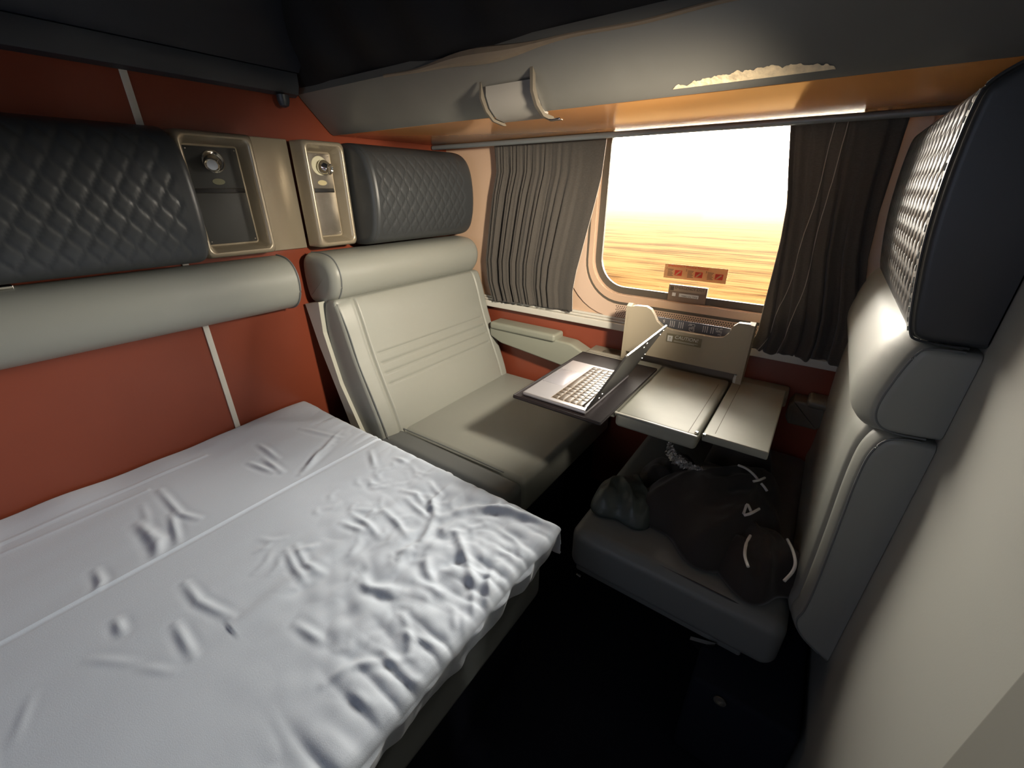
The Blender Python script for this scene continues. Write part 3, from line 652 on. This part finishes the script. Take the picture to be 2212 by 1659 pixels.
curtain('curtain', 'dark grey curtain hanging at the right of the window next to the quilted headrest', lerp([(-.445, -.118), (-.395, -.100), (-.268, -.102), (-.13, -.105), (-.038, -.112), (.05, -.130), (.158, -.150)]),
        lerp([(-.44, .128), (-.326, .128), (-.252, .115), (-.16, .094), (-.05, .083), (.16, .080)]),
        lambda u: -.446 + .004 * math.sin(u * 19), .158, 6, lambda u, v: .002 + .0100 * v * (.35 + .65 * min(1, u * 2.5)), 1.414, skew=-.7, seed=5, lines=((0, 0, 'hem_edge'), (.42, .10, 'seam_edge'), (.52, .30, 'seam_edge')))

# ------------------------------------------------------------------ armrests
def armrest(x0, x1, label, m, padx, zt0, zt1, zb0, zb1):
    t = thing('armrest', label, 'armrest', ((x0 + x1) / 2, 1.43, min(zb0, zb1)))
    MB().add(*loft([(x0, zt0), (x0 * .6 + x1 * .4, zt0 * .6 + zt1 * .4), (x1, zt1), (x1, zb1), (x0 * .5 + x1 * .5, (zb0 + zb1) / 2), (x0, zb0)], 1.398, 1.468, 4, .008, 80, smooth=1)).build('ledge', m, t)
    if padx: MB().rb(padx[0], padx[1], 1.386, 1.466, padx[2], padx[3], .011, 4, 3).build('pad', m, t)
    return t
armrest(-1.13, -.652, 'grey moulded armrest on the orange wall under the left curtain', mat('armrest_grey', (.27, .28, .23), .45), (-1.12, -.79, -.560, -.528), -.540, -.556, -.615, -.668)
armrest(.028, .125, 'dark grey moulded armrest under the right curtain', mat('armrest_brown', (.15, .14, .11), .45), (.07, .125, -.585, -.560), -.575, -.575, -.655, -.655)

# ------------------------------------------------------------------ table
tb = thing('folding_table', 'beige fold-out table with two leaves under the window', 'table', (-.3, 1.2, -1.2))
MB().rb(-.343, -.135, .945, 1.345, -.577, -.535, .012, 4).build('tabletop', TABLE, tb)
MB().rb(-.613, -.346, .95, 1.345, -.556, -.535, .004, 3).build('table_leaf', TABLE, tb, label='left leaf under the laptop')
MB().rb(-.129, .012, .968, 1.360, -.556, -.535, .004, 3).build('table_leaf', TABLE, tb, label='right leaf, folded out and empty')
for a in ((-.1600, -.1585, .955, 1.29), (-.105, -.1035, .985, 1.32), (-.613, -.47, 1.317, 1.3185)):
    MB().rb(a[0], a[1], a[2], a[3], -.5352, -.5346, .0002, 1).build('groove', GASKET, tb)
MB().rb(-.345, -.136, .9435, .950, -.5375, -.534, .0016, 2).build('edge_trim', TRIM, tb)
for x in (-.141, -.124): MB().add(*lathe([(.005, 0), (.005, .004), (.003, .006)], (x, .96, -.536), (0, 0, 1), 14)).build('hinge_pin', CHROME, tb)
MB().add(*lathe([(.008, 0), (.009, .012), (.007, .026)], (-.121, 1.335, -.535), (0, 0, 1), 18)).build('hinge_knob', TRIM, tb)
MB().rb(-.30, -.20, 1.28, 1.465, -1.19, -.58, .01, 3).build('leg', BUNKD, tb)
MB().rb(-.645, .02, 1.362, 1.468, -.590, -.560, .006, 3).build('wall_ledge', TABLEE, tb)
MB().add(*lathe([(.030, 0), (.034, .001), (.036, .003), (.034, .0035), (.029, .001), (.0, .0005)], (-.553, 1.415, -.560), (0, 0, 1), 30)).build('cup_recess', GASKET, tb)
PK = [(-.478, -.545), (-.478, -.362), (-.466, -.349), (-.455, -.345), (-.420, -.343), (-.404, -.350), (-.392, -.365), (-.380, -.385), (-.360, -.399), (-.33, -.405), (-.20, -.405), (-.180, -.400), (-.168, -.385), (-.160, -.362), (-.148, -.350), (-.118, -.349), (-.113, -.355), (-.113, -.545)]
tp = MB().add(*prism([(a, b) for a, b in PK if b > -.54] + [(-.113, -.505), (-.478, -.505)], 1.325, 1.342)).build('pocket_panel', POCKET, tb, smooth=False, label='upright beige pocket panel with a scooped top')
MB().add(*prism([(1.326, -.56), (1.326, -.350), (1.345, -.343), (1.392, -.360), (1.392, -.56)], -.486, -.470, 'x')).build('pocket_side', POCKET, tb, smooth=False)
MB().add(*prism([(1.326, -.56), (1.326, -.352), (1.345, -.346), (1.392, -.362), (1.392, -.56)], -.121, -.106, 'x')).build('pocket_side', POCKET, tb, smooth=False)
MB().rb(-.470, -.121, 1.372, 1.384, -.555, -.44, .002, 2).build('pocket_back', mat('pocket_back_brown', (.25, .20, .16), .5), tb)
MB().rb(-.342, -.236, 1.3235, 1.325, -.444, -.416, .0004, 1).build('caution_label', mat('label_olive', (.24, .21, .13), .5), tp, label='CAUTION! label')
MB().rb(-.3385, -.323, 1.3228, 1.3235, -.4415, -.4225, .0003, 1).build('caution_symbol', WHITEI, tp)
text('caution_mark', '!', .016, INK, tp, (-.333, 1.3222, -.4405), (1, 0, 0), (0, 0, 1))
text('caution_lettering', 'CAUTION!', .0155, WHITEI, tp, (-.317, 1.3230, -.4325), (1, 0, 0), (0, 0, 1), wscale=.95, shear=.2)
MB().rb(-.318, -.245, 1.3228, 1.3235, -.4370, -.4362, .0001, 1).build('caution_small_print', WHITEI, tp)
MB().rb(-.318, -.255, 1.3228, 1.3235, -.4395, -.4388, .0001, 1).build('caution_small_print', WHITEI, tp)
lf = thing('leaflet', 'dark grey printed leaflet standing upside down in the table pocket', 'leaflet', (-.27, 1.355, -.50))
MB().rb(-.388, -.168, 1.352, 1.3545, -.50, -.377, .0005, 1).build('page', LEAF, lf)
MB().rb(-.1675, -.158, 1.352, 1.3545, -.50, -.379, .0005, 1).build('page_edge', mat('leaflet_gold', (.50, .34, .16), .5), lf)
for s_, x, z, sz in (('S', -.362, -.3805, .013), ('Car', -.268, -.3795, .014), ('Sail', -.268, -.3905, .014), ('Inc', -.268, -.401, .014), ('of 30', -.190, -.3795, .010), ('Sept', -.190, -.388, .010), ('for', -.190, -.397, .010)):
    text('leaflet_lettering', s_, sz, WHITEI, lf, (x, 1.3515, z), (-1, 0, 0), (0, 0, -1)) if s_ == 'S' else text('leaflet_lettering', s_, sz, WHITEI, lf, (x + .0, 1.3515, z), (-1, 0, 0), (0, 0, -1))
for x in (-.345, -.339, -.333, -.318, -.312, -.306, -.245, -.239, -.233, -.222, -.216):
    MB().rb(x, x + .0018, 1.3512, 1.352, -.402, -.382, .0001, 1).build('leaflet_print_line', WHITEI, lf, smooth=False)

# ------------------------------------------------------------------ laptop on its sleeve
sl = thing('laptop_sleeve', 'dark leather laptop sleeve lying under the open laptop', 'laptop sleeve', (-.47, 1.06, -.535))
MB().rb(-.612, -.343, .852, 1.285, -.5348, -.5262, .0042, 4).build('cover', SLEEVE, sl)
MB().add(*tube([(-.610, .856, -.5265), (-.345, .856, -.5265), (-.345, 1.281, -.5265), (-.610, 1.281, -.5265), (-.610, .856, -.5265)], .0018, 6)).build('piping', mat('sleeve_piping', (.012, .01, .011), .35), sl)
lp = thing('laptop', 'open silver laptop on a dark sleeve, screen turned away from the camera', 'laptop', (-.49, 1.016, -.526))
MB().rb(-.589, -.393, .868, 1.164, -.5258, -.5140, .0045, 4).build('base', SILVER, lp)
MB().rb(-.506, -.404, .884, 1.148, -.5142, -.5136, .0002, 1).build('keyboard_well', mat('well_silver', (.42, .36, .30), .4, metal=.4), lp)
MB().rb(-.583, -.516, .965, 1.080, -.5141, -.5137, .0003, 1).build('trackpad', mat('trackpad_grey', (.42, .41, .45), .25, metal=.6), lp)
keys = MB().rb(-.009, .009, -.0088, .0088, 0, .0016, .0007, 2)
rows = [[1, 1, 1, 1.25, 5.1, 1.25, 1, 1, 1], [2.2, 1, 1, 1, 1, 1, 1, 1, 1, 1, 1, 2.3], [1.8, 1, 1, 1, 1, 1, 1, 1, 1, 1, 1, 1, 1.8], [1.5, 1, 1, 1, 1, 1, 1, 1, 1, 1, 1, 1, 1, 1.1], [1, 1, 1, 1, 1, 1, 1, 1, 1, 1, 1, 1, 1, 1.6]]
for r_, row in enumerate(rows):
    tot = sum(row); y = 1.146; xk = -.4955 + r_ * .0185
    for kk in row:
        w_ = .260 * kk / tot
        MB().rb(xk - .0080, xk + .0080, y - w_ + .0012, y - .0012, -.5136, -.5120, .0007, 2).build('key', KEY, lp)
        y -= w_
MB().rb(-.4125, -.4045, .886, 1.146, -.5136, -.5125, .0006, 2).build('touch_strip', SCREEN, lp)
hx, hz = -.397, -.5145; dirL = Vector((.088, 0, .169)).normalized(); nL = Vector((dirL.z, 0, -dirL.x))
def lidbox(a0, a1, y0, y1, t0, t1, r):
    v, f = rbox(a0, a1, y0, y1, t0, t1, r, 3, 1); O = Vector((hx, 0, hz))
    return [O + dirL * p[0] + Vector((0, p[1], 0)) - nL * -p[2] for p in v], f
lid = MB().add(*lidbox(.002, .194, .868, 1.164, 0, .0052, .0024)).build('screen_lid', LIDM, lp)
MB().add(*lidbox(.008, .189, .873, 1.159, -.0006, .0001, .0002)).build('display', SCREEN, lid)
MB().add(*lidbox(.1935, .1955, .872, 1.160, .0008, .0046, .0005)).build('lid_rim', mat('lid_rim_silver', (.8, .78, .72), .25, metal=.6), lid)
for (a, yy) in ((.180, 1.150), (.165, 1.150), (.180, 1.02), (.166, 1.02), (.09, 1.150), (.075, 1.150), (.050, .905), (.034, .905)):
    MB().add(*lathe([(.0026, 0), (.0024, .0016), (.001, .002)], Vector((hx, yy, hz)) + dirL * a + nL * .0052, nL, 10)).build('case_clip', CHROME, lid)
MB().add(*tube([(-.397, .89, -.5145), (-.397, 1.142, -.5145)], .004, 10)).build('hinge', BLACK, lp)

# ------------------------------------------------------------------ things left on the right-hand seat
def mound(name, cx, cy, a, b, h, rot, z0, m, label, cat, fold=.012, fs=1., seed=1, n=90, lobes=0.12):
    V = []; c_, s_ = math.cos(rot), math.sin(rot)
    for j in range(n + 1):
        t = j / n; rad = t
        for i in range(n):
            th = 2 * pi * i / n; e = 1 + lobes * math.sin(3 * th + seed) + lobes * .6 * math.sin(5 * th + 2 * seed)
            u = a * rad * e * math.cos(th); w = b * rad * e * math.sin(th)
            x = cx + u * c_ - w * s_; y = cy + u * s_ + w * c_
            prof = max(0, 1 - rad ** 2.6) ** .62
            q = mn.noise(Vector((u * 14 * fs + seed, w * 5 * fs, 0))); q2 = mn.noise(Vector((u * 30 * fs, w * 22 * fs + seed, 3)))
            rdg = (1 - abs(q) * 2.4)
            z = z0 + h * prof + (fold * rdg + fold * .5 * q2) * min(1, (1 - rad) * 5) * (prof > 0)
            V.append((x, y, max(z, z0)))
    F = [(j * n + i, j * n + (i + 1) % n, (j + 1) * n + (i + 1) % n, (j + 1) * n + i) for j in range(n) for i in range(n)]
    k = len(V); V.append((cx, cy, z0)); F += [(n * n + i, n * n + (i + 1) % n, k) for i in range(n)]
    return V, F
SZ = -.768
jk = thing('jacket', 'black hooded jacket with white drawstrings heaped on the right-hand seat', 'jacket', (-.03, .98, SZ))
b = MB(); b.add(*mound('', -.065, .985, .150, .20, .105, -.5, SZ, None, '', '', .016, 1, 3)); b.build('body', JACKET, jk, angle=180)
MB().add(*mound('', -.045, 1.215, .085, .075, .150, .3, SZ, None, '', '', .010, 1.2, 5, 60)).build('hood', JACKET, jk, angle=180)
MB().add(*mound('', .050, .87, .090, .105, .070, .2, SZ, None, '', '', .014, 1.4, 8, 70)).build('sleeve', JACKET, jk, angle=180)
MB().add(*mound('', -.185, 1.06, .10, .10, .055, .7, SZ, None, '', '', .012, 1.5, 11, 60)).build('sleeve', JACKET, jk, angle=180)
CORDS = [[(-0.0434, 1.0752, -0.655), (-0.0241, 1.0636, -0.65), (-0.006, 1.0483, -0.65), (0.0081, 1.0367, -0.655)], [(0.0156, 1.0344, -0.66), (0.0243, 1.0308, -0.665), (0.0322, 1.0247, -0.67)], [(-0.0013, 1.0155, -0.65), (0.0098, 1.027, -0.648), (0.0197, 1.0485, -0.65)], [(0.0233, 0.8649, -0.69), (0.0199, 0.8332, -0.69), (0.0229, 0.797, -0.69), (0.0331, 0.7696, -0.69)], [(0.0904, 0.9001, -0.69), (0.1021, 0.8721, -0.69), (0.1096, 0.8374, -0.69), (0.1085, 0.8193, -0.7), (0.0985, 0.7952, -0.71)], [(-0.0009, 0.9039, -0.67), (0.0007, 0.9289, -0.66), (0.0111, 0.9101, -0.66)], [(0.0015, 0.9002, -0.67), (0.0123, 0.9018, -0.66), (0.0253, 0.9296, -0.66)]]
for P in CORDS:
    MB().add(*tube(spline(P, 6), .0031, 8)).build('drawstring', CORD, jk, label='white drawstring')
bgn = MB().add(*mound('', -.266, .892, .085, .088, .060, .4, SZ, None, '', '', .010, 1.5, 4, 80)).build('bag', BAGG, None, label='crumpled grey-green nylon bag at the front of the right-hand seat', cat='bag', angle=180, loc=(-.26, .9, SZ))
# crinkled clear plastic hanging behind the jacket
V = []; P = spline([(-.200, 1.0, -.586), (-.203, 1.0, -.615), (-.184, 1.0, -.640), (-.149, 1.0, -.652), (-.112, 1.0, -.650)], 14)
for i, p in enumerate(P):
    for j in range(9):
        w_ = (j / 8 - .5) * (.008 + .020 * math.sin(pi * i / (len(P) - 1)))
        V.append((p.x + w_ * .6 + .004 * random.uniform(-1, 1), p.y - .02 * abs(j / 8 - .5) + .004 * random.uniform(-1, 1), p.z + w_ + .004 * random.uniform(-1, 1)))
F = [(i * 9 + j, (i + 1) * 9 + j, (i + 1) * 9 + j + 1, i * 9 + j + 1) for i in range(len(P) - 1) for j in range(8)]
fo = MB().add(V, F).build('plastic_wrapper', FOIL, None, label='shiny crinkled plastic wrapper behind the jacket below the table edge', cat='wrapper', angle=10)
fo.modifiers.new('thickness', 'SOLIDIFY').thickness = .0008
